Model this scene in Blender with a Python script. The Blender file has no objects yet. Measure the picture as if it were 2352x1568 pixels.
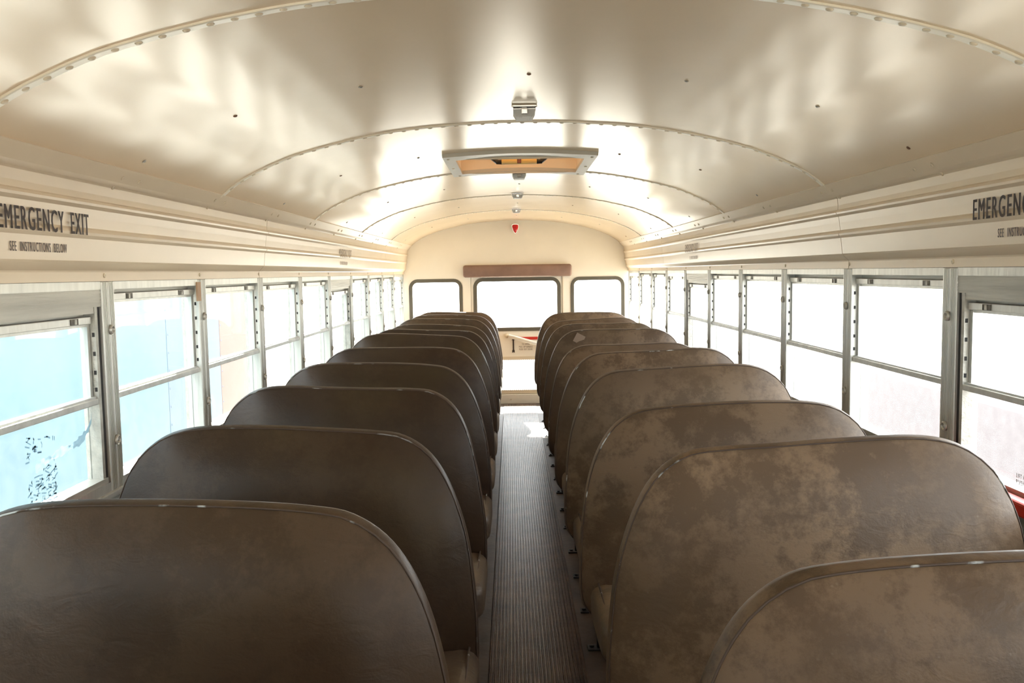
import bpy, bmesh, math, random
from mathutils import Vector, Matrix
from mathutils.geometry import tessellate_polygon
from mathutils.noise import noise as pnoise
random.seed(7)
SC = bpy.context.scene
COL = SC.collection
PI = math.pi
# ------------------------------------------------------------------ camera
cd = bpy.data.cameras.new('camera'); cam = bpy.data.objects.new('camera', cd); COL.objects.link(cam)
cd.sensor_width = 36.0; cd.lens = 1982.07 / 2352 * 36.0; cd.clip_start = 0.05; cd.clip_end = 300
CF = Vector((-6.3676e-04, 9.9678293e-01, -8.01460e-02)); CR = Vector((9.99866466e-01, -6.74098e-04, -1.63277542e-02)); CU = Vector((1.632925e-02, 8.014571e-02, 9.966494e-01))
M = Matrix.Identity(4)
for r in range(3):
    M[r][0] = CR[r]; M[r][1] = CU[r]; M[r][2] = -CF[r]
M[0][3], M[1][3], M[2][3] = -0.0459, 0.0, 1.3466
cam.matrix_world = M
SC.camera = cam
# ------------------------------------------------------------------ light
SKY = 5.0
w = bpy.data.worlds.new('sky'); SC.world = w; w.use_nodes = True
bg = w.node_tree.nodes['Background']; bg.inputs[0].default_value = (0.97, 0.985, 1.0, 1); bg.inputs[1].default_value = SKY
sd = bpy.data.lights.new('sun', 'SUN'); sun = bpy.data.objects.new('sun', sd); COL.objects.link(sun)
sd.energy = 38.0; sd.angle = math.radians(0.8); sd.color = (1.0, 0.95, 0.86)
az, el = math.radians(-14), math.radians(33)
sdir = Vector((math.sin(az) * math.cos(el), math.cos(az) * math.cos(el), math.sin(el)))
sun.rotation_euler = sdir.to_track_quat('Z', 'Y').to_euler(); sun.location = (0, 20, 15)
vs = SC.view_settings
vs.view_transform = 'Standard'; vs.look = 'None'; vs.gamma = 1.0; vs.use_curve_mapping = False; vs.exposure = 0.72
SC.display_settings.display_device = 'sRGB'
# ------------------------------------------------------------------ dimensions
W = 1.1375                 # half width at the window wall
DK = 0.711                 # window spacing
Y0 = 2.331                 # post 0
YE = 8.80                  # rear wall
YF = -2.70                 # front wall
def YK(k): return Y0 + k * DK
# ------------------------------------------------------------------ helpers
def obj(name, me, mat=None, parent=None, loc=None, rot=None, **props):
    o = bpy.data.objects.new(name, me); COL.objects.link(o)
    if parent is not None: o.parent = parent
    if loc is not None: o.location = loc
    if rot is not None: o.rotation_euler = rot
    if mat is not None and me is not None and len(me.materials) == 0: me.materials.append(mat)
    for k, v in props.items(): o[k] = v
    return o
def empty(name, loc=(0, 0, 0), **props):
    o = bpy.data.objects.new(name, None); COL.objects.link(o); o.location = loc
    o.empty_display_size = 0.05
    for k, v in props.items(): o[k] = v
    return o
def mesh(bm, name, smooth=False, recalc=True):
    if recalc: bmesh.ops.recalc_face_normals(bm, faces=bm.faces)
    me = bpy.data.meshes.new(name); bm.to_mesh(me); bm.free()
    if smooth:
        for p in me.polygons: p.use_smooth = True
    return me
def bx(bm, x0, x1, y0, y1, z0, z1, bev=0.0):
    b = bmesh.new() if bev > 0 else bm
    c = [(x0, y0, z0), (x1, y0, z0), (x1, y1, z0), (x0, y1, z0), (x0, y0, z1), (x1, y0, z1), (x1, y1, z1), (x0, y1, z1)]
    v = [b.verts.new(p) for p in c]
    for f in ((0, 3, 2, 1), (4, 5, 6, 7), (0, 1, 5, 4), (1, 2, 6, 5), (2, 3, 7, 6), (3, 0, 4, 7)): b.faces.new([v[i] for i in f])
    if bev > 0:
        bmesh.ops.bevel(b, geom=b.edges[:], offset=bev, segments=2, profile=0.5, affect='EDGES')
        t = bpy.data.meshes.new('tmp'); b.to_mesh(t); b.free(); bm.from_mesh(t); bpy.data.meshes.remove(t)
def box(name, mat, dims, parent=None, bev=0.0, **props):
    bm = bmesh.new(); bx(bm, *dims, bev=bev); return obj(name, mesh(bm, name), mat, parent, **props)
def tube(bm, pts, r, seg=8, closed=False):
    rings = []; n = len(pts); pts = [Vector(p) for p in pts]; up = None
    for i, p in enumerate(pts):
        if closed: t = pts[(i + 1) % n] - pts[i - 1]
        else: t = pts[min(i + 1, n - 1)] - pts[max(i - 1, 0)]
        t.normalize()
        if up is None:
            up = Vector((0, 0, 1)) if abs(t.z) < .9 else Vector((1, 0, 0))
        a = t.cross(up)
        if a.length < 1e-4: a = t.orthogonal()
        a.normalize(); b = a.cross(t).normalized(); up = b
        rr = r[i] if isinstance(r, (list, tuple)) else r
        rings.append([bm.verts.new(p + (a * math.cos(2 * PI * k / seg) + b * math.sin(2 * PI * k / seg)) * rr) for k in range(seg)])
    for i in range(n if closed else n - 1):
        A, B = rings[i], rings[(i + 1) % n]
        for k in range(seg): bm.faces.new((A[k], A[(k + 1) % seg], B[(k + 1) % seg], B[k]))
    if not closed:
        bm.faces.new(rings[0][::-1]); bm.faces.new(rings[-1])
def lathe(bm, prof, seg=14, mtx=Matrix.Identity(4)):
    rings = []
    for r, h in prof:
        rings.append([bm.verts.new(mtx @ Vector((max(r, 1e-4) * math.cos(2 * PI * k / seg), max(r, 1e-4) * math.sin(2 * PI * k / seg), h))) for k in range(seg)])
    for A, B in zip(rings, rings[1:]):
        for k in range(seg): bm.faces.new((A[k], A[(k + 1) % seg], B[(k + 1) % seg], B[k]))
    bm.faces.new(rings[0][::-1]); bm.faces.new(rings[-1])
def catmull(P, n, closed=True):
    out = []; m = len(P)
    segs = m if closed else m - 1
    for i in range(segs):
        p0, p1, p2, p3 = [P[(i + j - 1) % m] if closed else P[min(max(i + j - 1, 0), m - 1)] for j in range(4)]
        for k in range(12):
            t = k / 12; t2 = t * t; t3 = t2 * t
            out.append(tuple(0.5 * ((2 * p1[a]) + (-p0[a] + p2[a]) * t + (2 * p0[a] - 5 * p1[a] + 4 * p2[a] - p3[a]) * t2 + (-p0[a] + 3 * p1[a] - 3 * p2[a] + p3[a]) * t3) for a in range(len(p1))))
    if not closed: out.append(tuple(P[-1]))
    # resample by arc length
    L = [0]
    Q = out + ([out[0]] if closed else [])
    for a, b in zip(Q, Q[1:]): L.append(L[-1] + math.dist(a, b))
    res = []; j = 0
    for i in range(n):
        s = L[-1] * i / (n if closed else n - 1)
        while j < len(L) - 2 and L[j + 1] < s: j += 1
        f = (s - L[j]) / max(L[j + 1] - L[j], 1e-9)
        res.append(tuple(Q[j][a] + (Q[j + 1][a] - Q[j][a]) * f for a in range(len(Q[0]))))
    return res
def rrect(x0, x1, z0, z1, r, n=7):
    out = []
    for cx, cz, a0 in ((x1 - r, z1 - r, 0), (x0 + r, z1 - r, PI / 2), (x0 + r, z0 + r, PI), (x1 - r, z0 + r, 1.5 * PI)):
        for i in range(n):
            a = a0 + PI / 2 * i / (n - 1); out.append((cx + r * math.cos(a), cz + r * math.sin(a)))
    return out
def ringmesh(bm, outer, inner, y0, y1):
    n = len(outer)
    V = [[bm.verts.new((p[0], y, p[1])) for p in L] for L in (outer, inner) for y in (y0, y1)]
    o0, o1, i0, i1 = V
    for k in range(n):
        j = (k + 1) % n
        bm.faces.new((o0[k], o0[j], i0[j], i0[k])); bm.faces.new((o1[k], i1[k], i1[j], o1[j]))
        bm.faces.new((o0[k], o1[k], o1[j], o0[j])); bm.faces.new((i0[k], i0[j], i1[j], i1[k]))
def slab(bm, outer, holes, y0, y1):
    """plate in the xz plane with holes, between y0 and y1"""
    polys = [outer] + holes
    flat = [p for L in polys for p in L]
    tris = tessellate_polygon([[Vector((p[0], p[1], 0)) for p in L] for L in polys])
    A = [bm.verts.new((p[0], y0, p[1])) for p in flat]; B = [bm.verts.new((p[0], y1, p[1])) for p in flat]
    for t in tris:
        try: bm.faces.new([A[i] for i in t]); bm.faces.new([B[i] for i in t][::-1])
        except ValueError: pass
    k = 0
    for L in polys:
        n = len(L)
        for i in range(n):
            j = (i + 1) % n
            bm.faces.new((A[k + i], A[k + j], B[k + j], B[k + i]))
        k += n
def prism(bm, prof, y0, y1, sx=1, thick=0.0):
    """open profile (x,z) swept along y, given a thickness away from the interior"""
    n = len(prof)
    P = [Vector((sx * p[0], p[1])) for p in prof]
    O = []
    for i in range(n):
        t = (P[min(i + 1, n - 1)] - P[max(i - 1, 0)]).normalized()
        nrm = Vector((t.y, -t.x)) * (-sx)
        O.append(P[i] + nrm * thick)
    r = [[bm.verts.new((q.x, y, q.y)) for q in L] for y in (y0, y1) for L in (P, O)]
    a, b, c, d = r
    for i in range(n - 1):
        bm.faces.new((a[i], a[i + 1], c[i + 1], c[i])); bm.faces.new((b[i], d[i], d[i + 1], b[i + 1]))
        bm.faces.new((a[i], b[i], b[i + 1], a[i + 1])); bm.faces.new((c[i], c[i + 1], d[i + 1], d[i]))
    bm.faces.new((a[0], c[0], d[0], b[0])); bm.faces.new((a[-1], b[-1], d[-1], c[-1]))
# ------------------------------------------------------------------ materials
def newmat(name):
    m = bpy.data.materials.new(name); m.use_nodes = True
    nt = m.node_tree; b = nt.nodes['Principled BSDF']; return m, nt, b
def N(nt, t, **kw):
    n = nt.nodes.new(t)
    for k, v in kw.items(): setattr(n, k, v)
    return n
def ramp(nt, pairs):
    r = N(nt, 'ShaderNodeValToRGB'); e = r.color_ramp.elements
    while len(e) < len(pairs): e.new(0.5)
    for i, (p, c) in enumerate(pairs):
        e[i].position = p; e[i].color = c if len(c) == 4 else (*c, 1)
    return r
def simple(name, col, rough=0.5, metal=0.0, var=0.0, scale=8, bump=0.0, bscale=40, spec=0.5, coord='Object', stretch=None):
    m, nt, b = newmat(name)
    b.inputs['Base Color'].default_value = (*col, 1); b.inputs['Roughness'].default_value = rough; b.inputs['Metallic'].default_value = metal
    b.inputs['Specular IOR Level'].default_value = spec
    tc = N(nt, 'ShaderNodeTexCoord'); src = tc.outputs[coord]
    if stretch:
        mp = N(nt, 'ShaderNodeMapping'); mp.inputs['Scale'].default_value = stretch; nt.links.new(src, mp.inputs[0]); src = mp.outputs[0]
    if var:
        n = N(nt, 'ShaderNodeTexNoise'); n.inputs['Scale'].default_value = scale; n.inputs['Detail'].default_value = 6
        nt.links.new(src, n.inputs['Vector'])
        r = ramp(nt, [(0.3, tuple(c * (1 - var) for c in col)), (0.7, tuple(min(1, c * (1 + var)) for c in col))])
        nt.links.new(n.outputs[0], r.inputs[0]); nt.links.new(r.outputs[0], b.inputs['Base Color'])
    if bump:
        n2 = N(nt, 'ShaderNodeTexNoise'); n2.inputs['Scale'].default_value = bscale; n2.inputs['Detail'].default_value = 3
        nt.links.new(src, n2.inputs['Vector'])
        bp = N(nt, 'ShaderNodeBump'); bp.inputs['Strength'].default_value = bump; bp.inputs['Distance'].default_value = 0.01
        nt.links.new(n2.outputs[0], bp.inputs['Height']); nt.links.new(bp.outputs[0], b.inputs['Normal'])
    return m
def vinyl_mat():
    m, nt, b = newmat('worn_brown_vinyl')
    tc = N(nt, 'ShaderNodeTexCoord'); oi = N(nt, 'ShaderNodeObjectInfo')
    off = N(nt, 'ShaderNodeVectorMath', operation='SCALE'); off.inputs['Scale'].default_value = 1.0
    cb = N(nt, 'ShaderNodeCombineXYZ')
    mu = N(nt, 'ShaderNodeMath', operation='MULTIPLY'); mu.inputs[1].default_value = 37.0
    nt.links.new(oi.outputs['Random'], mu.inputs[0]); nt.links.new(mu.outputs[0], cb.inputs[0]); nt.links.new(mu.outputs[0], cb.inputs[2])
    ad = N(nt, 'ShaderNodeVectorMath', operation='ADD'); nt.links.new(tc.outputs['Object'], ad.inputs[0]); nt.links.new(cb.outputs[0], ad.inputs[1])
    P = ad.outputs[0]
    sep = N(nt, 'ShaderNodeSeparateColor'); nt.links.new(oi.outputs['Color'], sep.inputs[0])
    def nz(scale, detail=5, rough=0.6, dist=0.0):
        n = N(nt, 'ShaderNodeTexNoise'); n.inputs['Scale'].default_value = scale; n.inputs['Detail'].default_value = detail
        n.inputs['Roughness'].default_value = rough; n.inputs['Distortion'].default_value = dist
        nt.links.new(P, n.inputs['Vector']); return n.outputs[0]
    # base hue patches: dark brown, olive brown, slate
    r1 = ramp(nt, [(0.30, (0.026, 0.0135, 0.008)), (0.50, (0.040, 0.023, 0.013)), (0.70, (0.055, 0.037, 0.018))])
    nt.links.new(nz(2.2, 3, 0.5), r1.inputs[0])
    r2 = ramp(nt, [(0.44, (0, 0, 0)), (0.72, (0.55, 0.55, 0.55))]); nt.links.new(nz(1.6, 2, 0.5, 0.0), r2.inputs[0])
    mx = N(nt, 'ShaderNodeMix', data_type='RGBA'); nt.links.new(r2.outputs[0], mx.inputs['Factor'])
    nt.links.new(r1.outputs[0], mx.inputs['A']); mx.inputs['B'].default_value = (0.034, 0.030, 0.037, 1)
    # dust film, with lens flare on the far rows (object colour red = how much)
    r3 = ramp(nt, [(0.45, (0, 0, 0)), (0.55, (1, 1, 1))]); nt.links.new(nz(7.0, 14, 0.76, 0.0), r3.inputs[0])
    r3b = ramp(nt, [(0.40, (0.25, 0.25, 0.25)), (0.62, (1, 1, 1))]); nt.links.new(nz(1.7, 2, 0.5), r3b.inputs[0])
    dm = N(nt, 'ShaderNodeMath', operation='MULTIPLY'); nt.links.new(r3.outputs[0], dm.inputs[0]); nt.links.new(r3b.outputs[0], dm.inputs[1])
    dd = N(nt, 'ShaderNodeMath', operation='MULTIPLY_ADD'); dd.inputs[1].default_value = 0.60; dd.inputs[2].default_value = 0.42
    nt.links.new(dm.outputs[0], dd.inputs[0])
    d2 = N(nt, 'ShaderNodeMath', operation='MULTIPLY'); nt.links.new(dd.outputs[0], d2.inputs[0]); nt.links.new(sep.outputs[0], d2.inputs[1])
    mx2 = N(nt, 'ShaderNodeMix', data_type='RGBA'); nt.links.new(d2.outputs[0], mx2.inputs['Factor'])
    nt.links.new(mx.outputs['Result'], mx2.inputs['A']); mx2.inputs['B'].default_value = (0.29, 0.20, 0.125, 1)
    # small pale flecks
    vo = N(nt, 'ShaderNodeTexVoronoi'); vo.inputs['Scale'].default_value = 34; nt.links.new(P, vo.inputs['Vector'])
    r4 = ramp(nt, [(0.0, (0.35, 0.35, 0.35)), (0.09, (0, 0, 0))]); nt.links.new(vo.outputs['Distance'], r4.inputs[0])
    fm = N(nt, 'ShaderNodeMath', operation='MULTIPLY'); nt.links.new(r4.outputs[0], fm.inputs[0]); nt.links.new(d2.outputs[0], fm.inputs[1])
    mx3 = N(nt, 'ShaderNodeMix', data_type='RGBA'); nt.links.new(fm.outputs[0], mx3.inputs['Factor'])
    nt.links.new(mx2.outputs['Result'], mx3.inputs['A']); mx3.inputs['B'].default_value = (0.42, 0.36, 0.29, 1)
    nt.links.new(mx3.outputs['Result'], b.inputs['Base Color'])
    rr = N(nt, 'ShaderNodeMapRange'); rr.inputs['To Min'].default_value = 0.36; rr.inputs['To Max'].default_value = 0.62
    nt.links.new(d2.outputs[0], rr.inputs['Value']); nt.links.new(rr.outputs[0], b.inputs['Roughness'])
    # leather grain and creases
    v2 = N(nt, 'ShaderNodeTexVoronoi', feature='DISTANCE_TO_EDGE'); v2.inputs['Scale'].default_value = 26; nt.links.new(P, v2.inputs['Vector'])
    n5 = N(nt, 'ShaderNodeTexNoise'); n5.inputs['Scale'].default_value = 260; n5.inputs['Detail'].default_value = 2; nt.links.new(P, n5.inputs['Vector'])
    mp = N(nt, 'ShaderNodeMapping'); mp.inputs['Scale'].default_value = (8, 8, 14); nt.links.new(P, mp.inputs[0])
    n6 = N(nt, 'ShaderNodeTexNoise'); n6.inputs['Scale'].default_value = 2.0; n6.inputs['Detail'].default_value = 7; n6.inputs['Distortion'].default_value = 2.2; nt.links.new(mp.outputs[0], n6.inputs['Vector'])
    ss = N(nt, 'ShaderNodeMath', operation='MULTIPLY_ADD'); ss.inputs[1].default_value = 0.25; nt.links.new(n5.outputs[0], ss.inputs[0]); nt.links.new(n6.outputs[0], ss.inputs[2])
    bp = N(nt, 'ShaderNodeBump'); bp.inputs['Strength'].default_value = 0.22; bp.inputs['Distance'].default_value = 0.005
    nt.links.new(ss.outputs[0], bp.inputs['Height']); nt.links.new(bp.outputs[0], b.inputs['Normal'])
    b.inputs['Specular IOR Level'].default_value = 0.35
    return m
def piping_mat():
    m, nt, b = newmat('worn_seam')
    tc = N(nt, 'ShaderNodeTexCoord'); oi = N(nt, 'ShaderNodeObjectInfo')
    sep = N(nt, 'ShaderNodeSeparateColor'); nt.links.new(oi.outputs['Color'], sep.inputs[0])
    n = N(nt, 'ShaderNodeTexNoise'); n.inputs['Scale'].default_value = 14; n.inputs['Detail'].default_value = 5
    ad = N(nt, 'ShaderNodeVectorMath', operation='ADD'); nt.links.new(tc.outputs['Object'], ad.inputs[0])
    mu = N(nt, 'ShaderNodeMath', operation='MULTIPLY'); mu.inputs[1].default_value = 19.0; nt.links.new(oi.outputs['Random'], mu.inputs[0])
    nt.links.new(mu.outputs[0], ad.inputs[1]); nt.links.new(ad.outputs[0], n.inputs['Vector'])
    r = ramp(nt, [(0.60, (0, 0, 0)), (0.66, (1, 1, 1))]); nt.links.new(n.outputs[0], r.inputs[0])
    f = N(nt, 'ShaderNodeMath', operation='MULTIPLY'); nt.links.new(r.outputs[0], f.inputs[0]); nt.links.new(sep.outputs[1], f.inputs[1])
    mx = N(nt, 'ShaderNodeMix', data_type='RGBA'); nt.links.new(f.outputs[0], mx.inputs['Factor'])
    mx.inputs['A'].default_value = (0.075, 0.05, 0.036, 1); mx.inputs['B'].default_value = (0.62, 0.66, 0.66, 1)
    nt.links.new(mx.outputs['Result'], b.inputs['Base Color']); b.inputs['Roughness'].default_value = 0.6
    return m
def glass_mat(name, dirt=0.006, dcol=(0.9, 0.95, 1.0), tint=(0.96, 0.98, 0.98)):
    m = bpy.data.materials.new(name); m.use_nodes = True; nt = m.node_tree
    nt.nodes.clear(); out = N(nt, 'ShaderNodeOutputMaterial')
    tr = N(nt, 'ShaderNodeBsdfTransparent'); tr.inputs[0].default_value = (*tint, 1)
    gl = N(nt, 'ShaderNodeBsdfGlossy'); gl.inputs['Roughness'].default_value = 0.02
    lw = N(nt, 'ShaderNodeLayerWeight'); lw.inputs[0].default_value = 0.5
    pw = N(nt, 'ShaderNodeMath', operation='POWER'); pw.inputs[1].default_value = 5.0; nt.links.new(lw.outputs['Facing'], pw.inputs[0])
    fr = N(nt, 'ShaderNodeMath', operation='MULTIPLY_ADD'); fr.inputs[1].default_value = 0.42; fr.inputs[2].default_value = 0.018; nt.links.new(pw.outputs[0], fr.inputs[0])
    mx = N(nt, 'ShaderNodeMixShader'); nt.links.new(fr.outputs[0], mx.inputs[0]); nt.links.new(tr.outputs[0], mx.inputs[1]); nt.links.new(gl.outputs[0], mx.inputs[2])
    tl = N(nt, 'ShaderNodeBsdfTranslucent'); tl.inputs[0].default_value = (*dcol, 1)
    tc = N(nt, 'ShaderNodeTexCoord'); n = N(nt, 'ShaderNodeTexNoise'); n.inputs['Scale'].default_value = 30; n.inputs['Detail'].default_value = 6
    nt.links.new(tc.outputs['Object'], n.inputs['Vector'])
    mr = N(nt, 'ShaderNodeMapRange'); mr.inputs['From Min'].default_value = 0.35; mr.inputs['From Max'].default_value = 0.75; mr.inputs['To Min'].default_value = dirt * 0.3; mr.inputs['To Max'].default_value = dirt * 1.8
    nt.links.new(n.outputs[0], mr.inputs['Value'])
    mx2 = N(nt, 'ShaderNodeMixShader'); nt.links.new(mr.outputs[0], mx2.inputs[0]); nt.links.new(mx.outputs[0], mx2.inputs[1]); nt.links.new(tl.outputs[0], mx2.inputs[2])
    nt.links.new(mx2.outputs[0], out.inputs[0]); return m
CREAM = simple('cream_paint', (0.86, 0.68, 0.47), rough=0.20, var=0.03, scale=3, bump=0.028, bscale=2.2, spec=0.2)
RIBM = simple('cream_rib_paint', (0.93, 0.85, 0.70), rough=0.3)
CREAMH = simple('cream_paint_panel', (0.84, 0.70, 0.52), rough=0.34, var=0.03, scale=4, bump=0.03, bscale=6)
CREAMR = simple('cream_paint_flare_paled', (0.95, 0.88, 0.75), rough=0.4, var=0.02, scale=4)  # paler cream, carries the flare around the rear windows in its colour
ALU = simple('brushed_aluminium', (0.60, 0.60, 0.56), rough=0.42, metal=0.55, var=0.10, scale=30, bump=0.12, bscale=60, stretch=(1, 1, 0.15))
ALUB = simple('dull_aluminium_plank', (0.50, 0.49, 0.44), rough=0.5, metal=0.35, var=0.14, scale=40, bump=0.2, bscale=120, stretch=(1, 0.06, 1))
DARK = simple('black_rubber', (0.018, 0.017, 0.017), rough=0.6)
DARKB = simple('dark_bronze', (0.10, 0.085, 0.06), rough=0.5, var=0.3, scale=60)
STEEL = simple('black_steel', (0.02, 0.018, 0.017), rough=0.45, var=0.3, scale=20)
CHROME = simple('chrome', (0.75, 0.74, 0.72), rough=0.16, metal=1.0)
WASHM = simple('dull_washer_metal', (0.55, 0.53, 0.48), rough=0.42, metal=0.5)
SCREW = simple('painted_screw', (0.78, 0.67, 0.50), rough=0.35)
SCREWD = simple('steel_screw', (0.42, 0.40, 0.36), rough=0.35, metal=0.8)
RUST = simple('rusty_screw', (0.16, 0.075, 0.04), rough=0.7)
RED = simple('red_plastic', (0.62, 0.035, 0.02), rough=0.35, var=0.1)
REDL = simple('red_lens', (0.70, 0.02, 0.02), rough=0.12)
TEXT = simple('dark_brown_print', (0.045, 0.028, 0.022), rough=0.6)
TEXT2 = simple('faded_brown_print', (0.14, 0.10, 0.08), rough=0.6)
TEXT3 = simple('pale_brown_print', (0.36, 0.27, 0.19), rough=0.6)
TAPE = simple('tan_tape', (0.52, 0.33, 0.20), rough=0.6, var=0.1)
LWALL = simple('lower_wall_paint', (0.30, 0.31, 0.27), rough=0.5, var=0.2, scale=6)
FLOORM = simple('worn_floor_rubber', (0.062, 0.039, 0.026), spec=0.25, rough=0.45, var=0.45, scale=7, bump=0.1, bscale=40)
RUNNER = simple('ribbed_rubber', (0.072, 0.041, 0.024), spec=0.2, rough=0.33, var=0.5, scale=9, bump=0.1, bscale=50)
VINYL = vinyl_mat(); PIPE = piping_mat()
PADV = simple('brown_pad_vinyl', (0.26, 0.155, 0.115), rough=0.5, var=0.15, scale=10)
GLASS = glass_mat('window_glass')
GLASSL = glass_mat('hazy_window_glass', dirt=0.01, dcol=(0.95, 0.93, 0.97))
HATCHM = simple('beige_hatch_plastic', (0.80, 0.68, 0.52), rough=0.5)
WHITEP = simple('white_enamel', (0.85, 0.80, 0.70), rough=0.3)
def translucent(name, col):
    m = bpy.data.materials.new(name); m.use_nodes = True; nt = m.node_tree; b = nt.nodes['Principled BSDF']; out = nt.nodes['Material Output']
    b.inputs['Base Color'].default_value = (*col, 1); b.inputs['Roughness'].default_value = 0.4
    t = N(nt, 'ShaderNodeBsdfTranslucent'); t.inputs[0].default_value = (*col, 1)
    mx = N(nt, 'ShaderNodeMixShader'); mx.inputs[0].default_value = 0.5
    nt.links.new(b.outputs[0], mx.inputs[1]); nt.links.new(t.outputs[0], mx.inputs[2]); nt.links.new(mx.outputs[0], out.inputs[0]); return m
AMBER = translucent('amber_fibreglass', (0.50, 0.37, 0.23))
LENS = translucent('clear_ribbed_lens', (0.92, 0.9, 0.86))
# ------------------------------------------------------------------ roof
CP = [(0, 1.868), (.10, 1.867), (.18, 1.863), (.29, 1.8565), (.335, 1.853), (.377, 1.849), (.46, 1.839), (.58, 1.818), (.70, 1.791), (.79, 1.767), (.855, 1.743), (.947, 1.702), (1.0, 1.672), (1.035, 1.646), (1.058, 1.626)]
def carc(n=61, half=CP):
    full = [(-x, z) for x, z in half[::-1]] + half[1:]
    return full
CF_ = carc()
def cz(x):
    x = abs(x)
    for (a, b), (c, d) in zip(CP, CP[1:]):
        if x <= c: return b + (d - b) * (x - a) / (c - a)
    return CP[-1][1]
def cpt(x): return Vector((x, 0, cz(x)))
def cnorm(x):
    e = .01; t = Vector((2 * e, 0, cz(x + e) - cz(x - e))).normalized(); return Vector((t.z, 0, -t.x))   # towards the inside (down)
HX0, HX1, HY0, HY1 = -0.29, 0.29, 3.86, 4.40      # hatch opening
def arcpanel(y0, y1, off, thick, hole=False, ny=1):
    """curved roof sheet between y0 and y1; off moves it up"""
    bm = bmesh.new()
    xs = [p[0] for p in catmull(CF_, 81, closed=False)]
    xs = sorted(set([round(x, 5) for x in xs if not any(abs(x - h) < .012 for h in (HX0, HX1))] + [HX0, HX1]))
    ys = [y0, y1] if not hole else [y0, HY0, HY1, y1]
    def pt(x, y, o):
        n = cnorm(max(-1.045, min(1.045, x))); return (x - n.x * o, y, cz(x) - n.z * o)
    A = [[bm.verts.new(pt(x, y, off)) for x in xs] for y in ys]; B = [[bm.verts.new(pt(x, y, off + thick)) for x in xs] for y in ys]
    for j in range(len(ys) - 1):
        for i in range(len(xs) - 1):
            if hole and j == 1 and HX0 - 1e-4 <= xs[i] and xs[i + 1] <= HX1 + 1e-4: continue
            bm.faces.new((A[j][i], A[j][i + 1], A[j + 1][i + 1], A[j + 1][i])); bm.faces.new((B[j][i], B[j + 1][i], B[j + 1][i + 1], B[j][i + 1]))
    return mesh(bm, 'roof_sheet', smooth=True)
ceiling = obj('ceiling', arcpanel(YF, YE, 0.035, 0.01, hole=True), CREAM, kind='structure', label='arched cream metal bus ceiling with riveted rib seams', category='ceiling')
# bays between the riveted ribs
ribs = [-5, -3, -1, 1, 3, 5, 7]
edges = [YF] + [YK(k) for k in ribs] + [YE]
for a, b in zip(edges, edges[1:]):
    obj('ceiling_panel', arcpanel(a + .0005, b - .0005, 0.0, 0.004, hole=(a < 4 < b)), CREAM, ceiling)
rv = bmesh.new(); lathe(rv, [(0.0075, 0), (0.0072, .0012), (.0055, .0028), (.0025, .0036), (0, .0038)], 10)
RIVET = mesh(rv, 'rivet', smooth=True)
def arcpos(x): # quaternion turning +z to inward normal
    return cnorm(x).to_track_quat('Z', 'Y')
def arcx(n):
    L = catmull(CF_, n, closed=False); return [p[0] for p in L]
for k in ribs:
    y = YK(k); bm = bmesh.new()
    # lapped strip with a raised lip on the camera side
    xs = [p[0] for p in catmull(CF_, 61, closed=False)]
    sec = [(-.003, 0), (-.003, .004), (0.001, .005), (.004, .0035), (.028, .0025), (.030, 0)]
    rings = []
    for x in xs:
        n = cnorm(max(-1.045, min(1.045, x)))
        rings.append([bm.verts.new((x + n.x * h, y + dy, cz(x) + n.z * h)) for dy, h in sec])
    for A, B in zip(rings, rings[1:]):
        for i in range(len(sec) - 1): bm.faces.new((A[i], A[i + 1], B[i + 1], B[i]))
    obj('rib_strip', mesh(bm, 'rib_strip', smooth=False), RIBM, ceiling)
    X = [x for x in arcx(49)][1:-1]
    if k in (-1, 1, 3, 5):
        for x in X:
            n = cnorm(x); o = obj('rivet', RIVET, SCREW, ceiling, loc=(x + n.x * .003, y + .016, cz(x) + n.z * .003)); o.rotation_mode = 'QUATERNION'; o.rotation_quaternion = arcpos(x)
    else:
        bm = bmesh.new()
        for x in X:
            n = cnorm(x); mt = Matrix.Translation((x + n.x * .003, y + .016, cz(x) + n.z * .003)) @ arcpos(x).to_matrix().to_4x4()
            lathe(bm, [(0.0075, 0), (.0055, .0028), (0, .0038)], 6, mt)
        obj('rivet_row', mesh(bm, 'rivet_row'), SCREW, ceiling, kind='stuff')
# single screws along the middle of each bay
sv = bmesh.new(); lathe(sv, [(0.006, 0), (0.0055, .0015), (.003, .003), (0, .0032)], 8); SCR = mesh(sv, 'screw', smooth=True); SCR.materials.append(SCREWD)
for k in (0, 2, 4, 6, 8):
    for x in (-1.02, -.772, -.437, .009, .426, .773, 1.017):
        if k == 2 and abs(x) < .3: continue
        n = cnorm(x); o = obj('screw', SCR, None, ceiling, loc=(x + n.x * .0005, YK(k), cz(x) + n.z * .0005)); o.rotation_mode = 'QUATERNION'; o.rotation_quaternion = arcpos(x)
for o in ceiling.children:
    if o.name.startswith('screw'):
        o.material_slots[0].link = 'OBJECT'; o.material_slots[0].material = RUST if random.random() < .25 else SCREWD
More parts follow.
